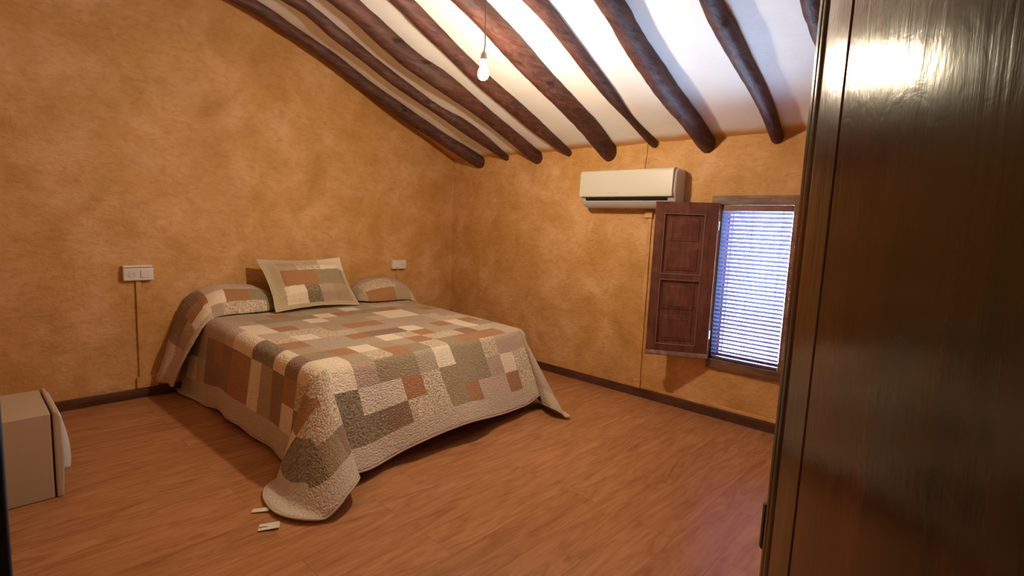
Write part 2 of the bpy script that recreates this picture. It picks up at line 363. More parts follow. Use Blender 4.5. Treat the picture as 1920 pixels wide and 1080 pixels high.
tag(obj('wall_door', bm, M['stucco']), kind='structure')
# small hallway outside the doorway
bm = bmesh.new(); box(bm, -5.4, -5.3, YB, -3.2, 0, 2.4); box(bm, -5.4, XL-.16, YB-.2, YB, 0, 2.4); box(bm, -5.4, XL-.16, -3.2, -3.0, 0, 2.4)
M['hall'] = plaster('hall_plaster', False)
tag(obj('wall_hall', bm, M['hall']), kind='structure')
tag(obj('ceiling_hall', boxm(-5.4, XL-.16, YB-.2, -3.0, 2.4, 2.5), M['hall']), kind='structure')
# baseboards
tag(obj('baseboard_head', boxm(XL, 0, -.012, 0, 0, .070), M['baseboard'], bevel=.004), kind='structure')
tag(obj('baseboard_window', boxm(-.012, 0, YB, -.012, 0, .070), M['baseboard_y'], bevel=.004), kind='structure')
tag(obj('baseboard_door', boxm(XL, XL+.012, -3.90, -.012, 0, .070), M['baseboard_y'], bevel=.004), kind='structure')

# ------------------------------------------------------------------ window
tag(obj('trim_lintel', boxm(-.022, .02, -3.42, -2.807, 1.527, 1.590), M['frame'], bevel=.004), kind='structure')
tag(obj('trim_sill', boxm(-.022, .02, -3.42, -2.86, .362, .430), M['frame'], bevel=.004), kind='structure')
tag(obj('trim_jamb', boxm(-.022, .02, -3.385, -3.340, .430, 1.527), M['frame'], bevel=.003), kind='structure')
win = empty('window_1', (0.15, -3.105, .43)); tag(win, 'small window behind the closed slatted blind', 'window', kind='structure')
bm = bmesh.new()
for a in ((-.02, .02, -.230, -.212, 0, 1.097), (-.02, .02, .212, .230, 0, 1.097), (-.02, .02, -.212, .212, 0, .02), (-.02, .02, -.212, .212, 1.077, 1.097)): box(bm, *a)
obj('window_frame', bm, M['frame'], win, bevel=.003)
obj('window_pane', boxm(-.003, .003, -.212, .212, .02, 1.077), M['glass'], win)
bm = bmesh.new(); box(bm, -.002, .235, WY1-.005, WY1+.001, WZ0, WZ1); box(bm, .036, .235, WY0-.001, WY0+.005, WZ0, WZ1)  # dark lining added so the daylit reveal sides don't glare past the blind
tag(obj('trim_glare_lining', bm, M['reveal']), kind='structure')
# venetian blind
bl = empty('venetian_blind', (.020, -3.105, WZ0+.002)); tag(bl, 'closed venetian blind of narrow slats glowing with daylight inside the window opening', 'blind')
HH = WZ1-WZ0-.004
obj('head_rail', boxm(-.028, .012, -.226, .226, HH-.042, HH), M['headrail'], bl, bevel=.003)
bm = bmesh.new(); ns = 36; z1 = HH-.052; z0 = .030
for i in range(ns):
    z = z0+(z1-z0)*i/(ns-1); tilt = math.radians(-49); hw = .0142
    prev = None
    for k in range(5):
        t = -1+2*k/4; x = t*hw*math.cos(tilt); zz = z + t*hw*math.sin(tilt) + .0022*(1-t*t)
        cur = [bm.verts.new((x, -.2235, zz)), bm.verts.new((x, .2235, zz)), bm.verts.new((x, .2235, zz-.0006)), bm.verts.new((x, -.2235, zz-.0006))]
        if prev:
            bm.faces.new((prev[0], cur[0], cur[1], prev[1])); bm.faces.new((prev[3], prev[2], cur[2], cur[3]))
            bm.faces.new((prev[0], prev[3], cur[3], cur[0])); bm.faces.new((prev[1], cur[1], cur[2], prev[2]))
        else: bm.faces.new(cur)
        prev = cur
    bm.faces.new(prev[::-1])
obj('slats', bm, M['slat'], bl)
obj('bottom_rail', boxm(-.013, .013, -.224, .224, 0, .016), M['slat'], bl, bevel=.003)
for y in (-.17, .02, .195):
    bm = bmesh.new(); cyl(bm, (-.014, y, .01), (-.014, y, HH-.04), .0011, n=6); cyl(bm, (.014, y, .01), (.014, y, HH-.04), .0011, n=6)
    obj('ladder_cord', bm, M['cord'], bl)
# open wooden shutter
sh = empty('window_shutter', (-.030, -2.868, 0)); tag(sh, 'open dark wooden shutter with four raised panels hinged beside the blind', 'shutter')
sh.rotation_euler = (0, 0, math.atan2(.365, -.215))     # local +x runs from the hinge to the free edge
SW, Z0, Z1 = .43, .432, 1.537; T = .016
bm = bmesh.new()
for a in ((0, .088, Z0, Z1), (SW-.062, SW, Z0, Z1), (.088, SW-.062, Z0, Z0+.075), (.088, SW-.062, Z1-.082, Z1), (.088, SW-.062, .985, 1.020)):
    box(bm, a[0], a[1], -T, T, a[2], a[3])
obj('stiles_and_rails', bm, M['shutter'], sh, bevel=.003)
for (a, b_) in ((Z0+.075, .985), (1.020, Z1-.082)):
    bm = bmesh.new(); box(bm, .088, SW-.062, -.003, .003, a, b_)
    pb = obj('panel_board', bm, M['shutter'], sh)
    h = (b_-a); 
    bm = bmesh.new()                               # bead round the opening, both faces
    for s in (-1, 1):
        for q in ((.088, .094, a, b_), (SW-.068, SW-.062, a, b_), (.094, SW-.068, a, a+.006), (.094, SW-.068, b_-.006, b_)):
            y0, y1 = sorted((s*.005, s*(T+.003))); box(bm, q[0], q[1], y0, y1, q[2], q[3])
    obj('bead_moulding', bm, M['bead'], pb, bevel=.001)
    for c in ((a+.030, a+h/2-.022), (a+h/2+.022, b_-.030)):
        bm = bmesh.new()
        for s in (-1, 1):
            X0, X1 = .122, SW-.096; e = .020
            loops = [(0, .0025), (.003, .0075), (.020, .0095), (.022, .0125), (.022, .0125)]
            prev = None
            for ins, hh in loops[:4]:
                cur = [bm.verts.new((x, s*hh, z)) for x, z in ((X0+ins, c[0]+ins), (X1-ins, c[0]+ins), (X1-ins, c[1]-ins), (X0+ins, c[1]-ins))]
                if prev:
                    for i in range(4): bm.faces.new((prev[i], prev[(i+1)%4], cur[(i+1)%4], cur[i]))
                else: bm.faces.new(cur[::-1])
                prev = cur
            bm.faces.new(prev)
        obj('raised_panel', bm, M['shutter'], pb, bevel=.0015)
bm = bmesh.new(); prism(bm, [(-T, Z0-.008), (T, Z0-.008), (T+.018, Z0-.004), (T+.016, Z0+.012), (T, Z0+.028), (-T, Z0+.028), (-T-.016, Z0+.012), (-T-.018, Z0-.004)], 'x', -.004, SW+.004)
obj('drip_rail', bm, M['frame'], sh, bevel=.002)
for z in (.60, 1.38):
    bm = bmesh.new(); cyl(bm, (-.004, 0, z-.03), (-.004, 0, z+.03), .006, n=10); obj('hinge', bm, M['metal'], sh)

# ------------------------------------------------------------------ air conditioner
ac = empty('air_conditioner', (0, -2.175, 1.497)); tag(ac, 'ivory wall-mounted split air conditioner above the shutter', 'air conditioner')
hw = .405
prof_b = [(0, .02), (-.075, .0), (-.110, .012), (-.135, .035), (-.150, .075), (-.158, .085), (-.165, .12), (-.160, .24), (-.150, .272), (-.125, .283), (0, .283)]
bm = bmesh.new(); prism(bm, prof_b, 'y', -hw, hw); bmesh.ops.translate(bm, verts=[v for v in bm.verts if v.co.y < 0], vec=(0, -.014, 0)); obj('body', bm, M['ac_grey'], ac, bevel=.018, seg=4)
bm = bmesh.new(); prism(bm, [(-.160, .082), (-.178, .080), (-.181, .10), (-.178, .26), (-.165, .282), (-.13, .290), (-.11, .290), (-.11, .278), (-.15, .27)], 'y', -hw+.004, hw-.004)
obj('front_panel', bm, M['ac'], ac, bevel=.003)
bm = bmesh.new(); prism(bm, [(-.100, .010), (-.135, .028), (-.1475, .056), (-.156, .074), (-.130, .074), (-.125, .03), (-.10, .02)], 'y', -hw+.05, hw-.05)
obj('air_outlet', bm, M['black'], ac)
bm = bmesh.new(); prism(bm, [(-.090, -.006), (-.130, .010), (-.158, .048), (-.154, .051), (-.127, .018), (-.09, .004)], 'y', -hw+.035, hw-.035)
obj('louver_flap', bm, M['ac_grey'], ac, bevel=.002)
bm = bmesh.new()
for i in range(18):
    if i != 9: box(bm, -.1815, -.1790, .13-i*.0052, .13-i*.0052+.0036, .108, .1125)
obj('logo_print', bm, M['mark'], ac)

# ------------------------------------------------------------------ sockets, conduits
def front_box(bm, x0, x1, z0, z1, d): box(bm, x0, x1, -d, 0, z0, z1)
def ringed_socket(parent, x, z, y, r=.019):
    bm = bmesh.new(); lathe(bm, [(r+.002, 0), (r+.002, .0025), (r, .003), (r-.001, -.008), (0, -.008)], n=24)
    bmesh.ops.rotate(bm, verts=bm.verts, cent=(0, 0, 0), matrix=Matrix.Rotation(PI/2, 3, 'X')); bmesh.ops.translate(bm, verts=bm.verts, vec=(x, y, z))
    o = obj('socket_well', bm, M['ac_grey'], parent, smooth=True)
    bm = bmesh.new(); cyl(bm, (x-.008, y+.006, z), (x-.008, y-.001, z), .0028, n=8); cyl(bm, (x+.008, y+.006, z), (x+.008, y-.001, z), .0028, n=8)
    obj('socket_hole', bm, M['black'], o)
s1 = empty('wall_socket', (-2.828, 0, .88)); tag(s1, 'white double box with round socket and rocker switch on the wall left of the bed', 'socket')
bm = bmesh.new(); front_box(bm, -.086, .086, -.046, .040, .040); obj('housing', bm, M['white_plastic'], s1, bevel=.005)
bm = bmesh.new(); front_box(bm, -.086, .082, .043, .058, .030); obj('top_strip', bm, M['white_plastic'], s1, bevel=.003)
ringed_socket(s1, -.040, -.002, -.0405)
bm = bmesh.new(); box(bm, .010, .062, -.046, -.039, -.026, .024); obj('switch_rocker', bm, M['white_plastic'], s1, bevel=.002)
s2 = empty('wall_socket', (-.698, 0, .894)); tag(s2, 'small white double box with one round socket on the wall right of the bed', 'socket')
bm = bmesh.new(); front_box(bm, -.080, .080, -.043, .043, .036); obj('housing', bm, M['white_plastic'], s2, bevel=.005)
ringed_socket(s2, .036, -.002, -.0365)
bm = bmesh.new(); box(bm, -.045, -.008, -.038, -.035, -.030, -.024); obj('name_strip', bm, M['mark'], s2)
c1 = empty('cable_conduit', (-2.828, 0, 0)); tag(c1, 'ochre painted cable conduit running down from the socket left of the bed', 'cable conduit')
bm = bmesh.new(); front_box(bm, -.014, .014, .145, .835, .016); obj('vertical_channel', bm, M['stucco'], c1, bevel=.003)
bm = bmesh.new(); front_box(bm, -.030, .100, .072, .150, .020); obj('bottom_cover', bm, M['stucco'], c1, bevel=.003)
bm = bmesh.new(); front_box(bm, -.013, .013, .40, .851, .012)
o = obj('cable_conduit', bm, M['stucco'], bevel=.003); o.location = (-.700, 0, 0); tag(o, 'ochre painted cable conduit below the small socket right of the bed', 'cable conduit')
c3 = empty('cable_conduit', (0, -2.325, 0)); tag(c3, 'ochre painted conduit on the window wall running down beside the shutter with a small box', 'cable conduit')
bm = bmesh.new(); box(bm, -.012, 0, -.022, .008, .14, 1.425); obj('vertical_channel', bm, M['stucco'], c3, bevel=.003)
bm = bmesh.new(); box(bm, -.024, 0, -.030, .035, 1.425, 1.475); obj('junction_box', bm, M['stucco'], c3, bevel=.003)
bm = bmesh.new(); box(bm, -.020, 0, -.028, .030, .072, .14); obj('bottom_cover', bm, M['stucco'], c3, bevel=.003)
bm = bmesh.new(); box(bm, -.012, 0, -1.40, -.032, .074, .098)
o = obj('cable_conduit', bm, M['stucco'], bevel=.003); o.location = (0, -2.325, 0); tag(o, 'low horizontal ochre conduit lying along the baseboard below the window', 'cable conduit')
bm = bmesh.new(); tube(bm, [(-.003, -2.255, 1.775), (-.004, -2.25, 1.83), (-.003, -2.26, 1.90), (-.004, -2.262, 2.0)], .005, 8)
o = obj('wall_cable', bm, M['stucco'], smooth=True); tag(o, 'thin ochre painted cable rising from the air conditioner to the ceiling', 'cable')

# ------------------------------------------------------------------ roof beams
BEAMS = [
    [(-2.099, -0.186, 2.815, 0.051), (-1.811, -0.149, 2.736, 0.05), (-1.506, -0.152, 2.63, 0.052), (-1.171, -0.14, 2.49, 0.056), (-0.822, -0.184, 2.33, 0.065), (-0.442, -0.258, 2.16, 0.062), (-0.052, -0.393, 1.982, 0.067)],
    [(-1.928, -0.581, 2.778, 0.048), (-1.668, -0.548, 2.685, 0.053), (-1.374, -0.518, 2.582, 0.049), (-1.075, -0.537, 2.452, 0.049), (-0.763, -0.604, 2.314, 0.045), (-0.448, -0.72, 2.164, 0.058), (-0.046, -0.767, 1.999, 0.031)],
    [(-1.773, -0.992, 2.711, 0.071), (-1.52, -0.957, 2.622, 0.075), (-1.252, -0.952, 2.514, 0.076), (-0.991, -1.027, 2.399, 0.078), (-0.684, -1.064, 2.27, 0.061), (-0.347, -1.105, 2.12, 0.057), (0.024, -1.157, 1.952, 0.059)],
    [(-1.629, -1.402, 2.67, 0.057), (-1.401, -1.374, 2.59, 0.057), (-1.169, -1.373, 2.49, 0.055), (-0.92, -1.384, 2.377, 0.059), (-0.657, -1.421, 2.258, 0.06), (-0.361, -1.454, 2.127, 0.056), (-0.035, -1.507, 1.993, 0.033)],
    [(-1.46, -1.867, 2.602, 0.073), (-1.268, -1.869, 2.522, 0.076), (-1.062, -1.876, 2.43, 0.078), (-0.837, -1.887, 2.331, 0.075), (-0.593, -1.908, 2.222, 0.072), (-0.322, -1.925, 2.1, 0.073), (-0.001, -1.92, 1.957, 0.07)],
    [(-1.335, -2.253, 2.566, 0.049), (-1.167, -2.26, 2.494, 0.045), (-0.983, -2.263, 2.414, 0.045), (-0.785, -2.266, 2.324, 0.045), (-0.565, -2.271, 2.227, 0.04), (-0.315, -2.276, 2.123, 0.025), (-0.067, -2.316, 2.014, 0.022)],
    [(-1.206, -2.663, 2.501, 0.064), (-1.04, -2.655, 2.428, 0.064), (-0.866, -2.658, 2.348, 0.068), (-0.679, -2.668, 2.261, 0.071), (-0.472, -2.683, 2.169, 0.069), (-0.247, -2.707, 2.071, 0.064), (0.002, -2.732, 1.962, 0.06)],
    [(-1.059, -3.142, 2.445, 0.049), (-0.924, -3.152, 2.382, 0.053), (-0.774, -3.161, 2.316, 0.051), (-0.611, -3.173, 2.244, 0.048), (-0.436, -3.189, 2.166, 0.046), (-0.238, -3.194, 2.078, 0.043), (-0.014, -3.192, 1.979, 0.041)],
    [(-0.933, -3.555, 2.393, 0.041), (-0.843, -3.561, 2.352, 0.042), (-0.749, -3.567, 2.308, 0.044)],
]

BL = ['rough round roof beam nearest the bed-head wall, its far end bending away from the wall',
      'thin crooked roof beam, second from the bed-head wall',
      'thick dark roof beam, third from the bed-head wall',
      'thinner roof beam passing right behind the hanging bulb',
      'very thick reddish roof beam crossed by the cord of the bulb',
      'slim roof beam tapering to a narrow end above the left half of the air conditioner shadow line',
      'thick cracked and knotted roof beam ending above the right side of the air conditioner',
      'curved grey-brown roof beam ending above the window blind',
      'rightmost roof beam, mostly hidden behind the open dark door']
BL[5] = 'slim roof beam tapering to a narrow end just above the middle of the air conditioner'
def cr(p0, p1, p2, p3, t):
    return [0.5*((2*b)+(-a+c)*t+(2*a-5*b+4*c-d)*t*t+(-a+3*b-3*c+d)*t**3) for a, b, c, d in zip(p0, p1, p2, p3)]
for bi, pts in enumerate(BEAMS):
    pts = [list(p) for p in pts]
    x, y, z, r = pts[0]
    up = []
    xx = x-.45
    while xx > -3.6:
        up.append([xx, y+.03*math.sin(xx*2+bi)+(pts[0][1]-pts[1][1])*.4, zceil(xx)-.55*r, r*(1+.08*math.sin(xx*5+bi))]); xx -= .45
    up.append([XL+.0, y, zceil(XL)-.55*r, r])
    up = up[::-1]
    if bi == 8:
        pts = pts + [[-.5, -3.60, zceil(-.5)-.55*.045, .045], [-.25, -3.63, zceil(-.25)-.55*.045, .044], [0, -3.65, zceil(0)-.55*.042, .042]]
    e = pts[-1]; pts[-1] = [min(e[0], -.01), e[1], zceil(min(e[0], -.01))-.6*e[3]-.01, max(e[3]*.96, .028)]
    d0 = [pts[-1][k]-pts[-2][k] for k in range(3)]; l = math.sqrt(sum(q*q for q in d0)); d0 = [q/l for q in d0]
    pts.append([pts[-1][0]+d0[0]*.06+.01, pts[-1][1]+d0[1]*.05, pts[-1][2]+d0[2]*.06, pts[-1][3]*.8])
    P = up + pts
    ctr = []
    for i in range(len(P)-1):
        q = [P[max(i-1, 0)], P[i], P[i+1], P[min(i+2, len(P)-1)]]
        for k in range(12): ctr.append(cr(*q, k/12))
    ctr.append(P[-1])
    bm = bmesh.new(); rings = []; n = 26
    ox, oy, oz = ctr[-1][:3]
    for i, c in enumerate(ctr):
        a = ctr[max(i-1, 0)]; b_ = ctr[min(i+1, len(ctr)-1)]
        d = (Vector(b_[:3])-Vector(a[:3])).normalized(); s = Vector((0, 1, 0)); s = (s-d*s.dot(d)).normalized(); t = d.cross(s)
        ring = []
        for k in range(n):
            an = 2*PI*k/n; nn = s*math.cos(an)+t*math.sin(an)
            rr = c[3]*(1+.045*fbm((c[0]*4+bi*7, math.cos(an)*1.1, math.sin(an)*1.1+bi))+.035*fbm((c[0]*16+bi*3, math.cos(an)*2.5, math.sin(an)*2.5)))
            ring.append(bm.verts.new(Vector(c[:3])+nn*rr-Vector((ox, oy, oz))))
        rings.append(ring)
    for i in range(len(rings)-1):
        for k in range(n): bm.faces.new((rings[i][k], rings[i][(k+1)%n], rings[i+1][(k+1)%n], rings[i+1][k]))
    bm.faces.new(rings[0][::-1]); bm.faces.new(rings[-1])
    o = obj('roof_beam', bm, M['beam'], smooth=True); o.location = (ox, oy, oz); tag(o, BL[bi], 'beam', 'roof beams')
    # knots and cracks on the two weathered beams
# ------------------------------------------------------------------ bulb
BX, BY, BZ = -1.628, -2.109, 2.159
pl = empty('pendant_bulb', (BX, BY, BZ)); tag(pl, 'bare lit light bulb hanging on a thin cord from the beamed ceiling', 'lamp')
bm = bmesh.new(); lathe(bm, [(0, -.046), (.012, -.0445), (.022, -.038), (.0285, -.026), (.0300, -.012), (.0292, -.004)])
obj('glowing_globe', bm, M['bulb'], pl, smooth=True)
bm = bmesh.new(); lathe(bm, [(.0292, -.004), (.0275, .004), (.021, .020), (.0155, .034), (.0135, .044), (.0135, .050)])
obj('bulb_neck', bm, M['bulb_neck'], pl, smooth=True)
bm = bmesh.new(); lathe(bm, [(0, .048), (.019, .048), (.0195, .072), (.0175, .074), (.0165, .088), (.010, .101), (.006, .106), (0, .106)])
obj('lamp_holder', bm, M['white_plastic'], pl, smooth=True)
zc = zceil(BX)-BZ
bm = bmesh.new(); tube(bm, [(0, 0, .104), (.003, .001, .118), (.006, 0, .14), (.004, 0, .22), (.001, 0, .32), (0, 0, zc+.01)], .0034, 8)
obj('cord', bm, M['cable'], pl, smooth=True)

# ------------------------------------------------------------------ bed
BED = [(-2.47, -.03), (-.76, -.03), (-.76, -1.72), (-2.44, -1.80)]
bed = empty('bed', (-1.61, -.90, 0)); tag(bed, 'double bed under the patchwork bedspread with its head end against the wall', 'bed')
bm = bmesh.new(); box(bm, -.80, .80, -.78, .86, .30, .515); obj('mattress', bm, M['mattress'], bed, bevel=.035, seg=3)
bm = bmesh.new(); box(bm, -.79, .79, -.77, .86, .20, .30); obj('bed_base', bm, M['bedbase'], bed, bevel=.005)
for sx in (-.74, .74):
    for sy in (-.70, .80):
        bm = bmesh.new(); cyl(bm, (sx, sy, 0), (sx, sy, .20), .022, .026, 14); obj('leg', bm, M['bedbase'], bed, smooth=False)

PC = {'R': ((.41, .205, .098), 0), 'W': ((.82, .71, .55), 0), 'G': ((.43, .335, .220), 0), 'O': ((.375, .300, .190), .35), 'M': ((.48, .36, .285), 0),
      'P': ((.58, .45, .36), 0), 'F': ((.76, .66, .53), .9), 'L': ((.72, .62, .52), .3), 'D': ((.33, .275, .185), .85), 'N': ((.31, .195, .135), .3),
      'K': ((.58, .47, .38), .15), 'T': ((.50, .41, .305), .3)}
UW, UL = 1.78, 1.808
U0, PU = .08, .145; VB, PV = 2.19, .139
RECTS = [('T',.08,.66,1.22,1.36),('T',.95,1.53,1.22,1.50),('T',.66,1.24,1.08,1.22),('M',.80,1.53,.93,1.22),('G',.66,.95,1.36,1.50),('M',.66,.95,1.50,1.64),('T',.22,.66,1.36,1.50),
('G',.66,1.24,.24,.52),('O',.22,.66,.52,.66),('M',.37,.80,.66,.80),('G',.51,.80,.80,.93),('M',1.53,1.82,.8,1.08),('G',1.38,1.82,.66,.80),('G',1.38,1.7,.38,.6),('P',1.53,1.82,1.50,1.78),
('R',.21,.34,.80,.94),('R',.07,.22,1.26,1.38),('R',.25,.39,1.53,1.64),('R',.34,.45,.39,.47),('R',.78,.92,.51,.62),('W',.04,.21,.69,.97),('W',.62,.76,.52,.65),('W',.48,.66,.67,.76),
('W',.25,.37,1.08,1.21),('W',-.06,.23,1.64,1.91),('W',.39,.52,1.50,1.63),('F',.21,.49,.96,1.07),('F',.45,.64,1.07,1.22),('F',.06,.24,1.11,1.25),('R',.66,.92,.95,1.04),('W',.91,1.05,.37,.48),
('R',.53,.66,1.23,1.37),('G',.51,.68,.86,1.01),('D',-.06,.07,1.06,1.32),('W',-.06,.06,1.33,1.46),('N',-.06,.08,1.47,1.62),('R',1.22,1.38,.61,.71),('W',1.08,1.38,.74,.88),('P',1.21,1.51,.35,.57),
('R',1.24,1.53,.89,.98),('R',1.56,1.67,.69,.83),('F',1.39,1.54,1.01,1.13),('R',1.26,1.54,1.17,1.30),('F',1.56,1.72,1.14,1.26),('R',1.57,1.71,1.28,1.40),('W',1.40,1.56,1.30,1.42),
('W',.94,1.09,1.21,1.34),('R',.96,1.08,1.36,1.48),('F',.98,1.23,1.47,1.60),('R',.84,.97,1.50,1.63),('W',.67,.80,1.37,1.51),('F',.82,.96,1.38,1.49),('R',1.15,1.44,1.61,1.72),
('R',.56,.69,1.64,1.77),('F',.39,.55,1.67,1.77),('M',.22,.37,1.78,1.91),('O',.37,.66,1.78,1.91),('T',.66,.80,1.78,1.91),('W',.80,.95,1.78,1.91),('O',.95,1.24,1.78,2.05),('F',1.24,1.38,1.78,1.91),
('F',1.45,1.57,1.56,1.68),('W',-.06,.10,1.90,2.05),('L',.22,.51,1.91,2.05),('R',.51,.66,1.91,2.05),('R',.95,1.09,2.05,2.19),('D',.08,.22,1.91,2.19),('D',.22,.40,2.05,2.19),('N',.37,.51,2.05,2.19),
('F',.66,.80,1.91,2.05),('F',.51,.80,2.05,2.19),('O',.80,.95,1.91,2.19),('M',1.24,1.38,1.91,2.05),('W',1.38,1.53,1.91,2.05),('R',1.38,1.53,2.05,2.19),('K',1.09,1.38,2.05,2.19),
('F',1.53,1.67,1.91,2.19),('O',1.67,1.82,1.91,2.19),('M',1.38,1.67,1.78,1.91),('F',1.82,1.96,1.64,1.91),('M',1.82,2.11,1.91,2.19),
('N',-.36,-.06,.38,.66),('R',-.21,-.06,.52,.66),('N',-.36,-.06,.66,.80),('W',-.10,.02,.85,1.00),('R',-.36,-.10,.80,1.06),('W',-.35,-.20,1.07,1.20),('W',-.35,-.10,1.07,1.20),('G',-.35,-.09,1.20,1.36),
('W',-.07,.01,1.33,1.46),('N',-.36,-.10,1.36,1.50),('R',-.22,-.10,1.50,1.64),('F',-.21,-.10,1.64,1.78),('W',-.36,-.21,1.50,1.64),('D',-.36,-.21,1.64,1.78),('R',-.21,-.07,1.78,1.91),
('F',-.21,-.07,1.91,2.05),('F',-.07,.08,1.78,2.05),('O',-.21,-.07,2.05,2.19),('N',-.07,.08,2.05,2.19),('W',-.36,-.21,1.78,1.91),('D',-.36,-.21,1.91,2.19)]
rnd = random.Random(11); grid = {}
NI, NJ = 17, 17
for j in range(NJ):
    i = 0
    while i < NI:
        k = rnd.choice('GMOTPGMFWNG'); n = rnd.choice((1, 1, 2, 2))
        for q in range(n): grid[(min(i+q, NI-1), j)] = k
        i += n
UA = U0-3*PU
def cell(u, v):
    return int(math.floor((u-UA)/PU+1e-6)), int(math.floor((VB-v)/PV+1e-6))
for c, a, b_, v0, v1 in RECTS:
    for i in range(NI):
        for j in range(NJ):
            uc = UA+(i+.5)*PU; vc = VB-(j+.5)*PV
            if a-.02 < uc < b_+.02 and v0-.02 < vc < v1+.02: grid[(i, j)] = c
UB = UA+NI*PU
UMIN, UMAX, VMAX = UA-.14, UB+.115, VB+.118
def linepts(a, cuts, b_, step):
    ps = [a]+[c for c in cuts if a+1e-4 < c < b_-1e-4]+[b_]; out = [a]
    for p, q in zip(ps, ps[1:]):
        n = max(1, int(round((q-p)/step)))
        out += [p+(q-p)*(k+1)/n for k in range(n)]
    return out
us = linepts(UMIN, [UA+i*PU for i in range(NI+1)], UMAX, .0165)
vs = linepts(0.0, sorted(VB-j*PV for j in range(NJ)), VMAX, .0165)
def spl(x, P):
    for i in range(len(P)-1):
        if x <= P[i+1][0] or i == len(P)-2:
            t = max(0, min(1, (x-P[i][0])/(P[i+1][0]-P[i][0])))
            a = P[max(i-1, 0)]; b_ = P[i]; c = P[i+1]; d = P[min(i+2, len(P)-1)]
            return cr(a[1:], b_[1:], c[1:], d[1:], t)
FL = [(0, -.12, .0), (.10, -.18, .01), (.26, -.37, -.07), (.42, -.42, -.36), (.56, -.33, -.60), (.72, -.21, -.70), (.86, -.07, -.69), (.94, -.02, -.59), (1, .0, -.50)]
FR = [(0, .08, 0), (.20, .12, -.16), (.42, .05, -.50), (.56, -.07, -.69), (.70, -.16, -.66), (.86, -.10, -.53), (1, 0, -.50)]
RR = .075
def corner(u, v):
    # base point of the bed top, and skewed foot line
    uc = max(RR, min(UW-RR, u)); vc = min(v, UL-RR); s = uc/UW
    yf = -(1.88*(1-s)+1.78*s)
    xl = -2.525+.035*(vc/UL); xr = -.735
    return Vector((xl+(xr-xl)*s, -.02+(yf+.02)*vc/UL, .588-.045*vc/UL+.004*fbm((u*3, v*3, 0))))
def sheet(u, v):
    P = corner(u, v)
    left = u < UW/2; a = max(0, RR-u, u-UW+RR); b_ = max(0, v-UL+RR)
    if a <= 0 and b_ <= 0: return P
    rho = math.hypot(a, b_); ph = math.atan2(b_, a)/(PI/2)      # 0 side .. 1 foot
    DS, DF = RR-UMIN, VMAX-UL+RR
    if a > 0 and b_ > 0:
        # round off the hem corner
        D = DS if left else UMAX-UW+RR
        box_r = 1/max(a/(rho*D), b_/(rho*DF)); rad = .30 if left else .05
        c, s = a/rho, b_/rho; rmax = box_r
        if rad:
            # distance to rounded corner
            cx, cy = D-rad, DF-rad; B = c*cx+s*cy; Cc = cx*cx+cy*cy-rad*rad; disc = B*B-Cc
            if disc > 0:
                rr = B+math.sqrt(disc)
                if rr*c > cx and rr*s > cy: rmax = min(box_r, rr)
        f = math.sin(ph*PI); grow = 1+(.15 if left else .05)*f
        rho = rho*rmax/box_r*grow
    if b_ <= 0: ph = 0
    if a <= 0: ph = 1
    h = spl(ph, FL if left else FR); h = Vector((h[0], h[1]))
    # waves of the hanging sides
    if b_ <= 0:
        if left: rho = rho*(1+.17*(1-sm((v-.05)/.75)))
        wv = .05*math.sin(v*7.5+.8)+.03*math.sin(v*17) ; h = h*(1+wv*4*min(1, a/.3)*(1-sm((v-1.5)/.3)))
    if a <= 0:
        k = sm((u-.05)/.25)*sm((UW-u)/.2); h = h*(1+k*(.10*math.sin(u*6.0+2.4)+.04*math.sin(u*15)))
        # lifted fold near the right corner
        h = h*(1+.0*u)
    st = min(.95, h.length); hd = h.normalized()
    tau = math.asin(st); la = RR*(PI/2-tau)
    if rho < la:
        an = rho/RR; o = RR*math.sin(an); d = RR*(1-math.cos(an))
    else:
        an = PI/2-tau; o = RR*math.sin(an)+(rho-la)*st; d = RR*(1-math.cos(an))+(rho-la)*math.cos(tau)
    zmin = .012+.006*(1+math.sin(u*9)*math.cos(v*8))
    if a <= 0:                         # hem rises a little at one place along the foot
        d -= .035*math.exp(-((u-.75)/.40)**2)*min(1, b_/.45)**3
        d -= .055*math.exp(-((u-1.70)/.10)**2)*min(1, b_/.45)**2
        d += .02*math.exp(-((u-.2)/.15)**2)*min(1, b_/.45)**2
    x = P.x+hd.x*o; y = P.y+hd.y*o; z = P.z-d
    if z < zmin:
        ex = (zmin-z)*1.0/max(.3, math.cos(tau)); x += hd.x*ex*.35; y += hd.y*ex*.35; z = zmin+.0*ex
    y = min(y, -.018)
    return Vector((x, y, z))
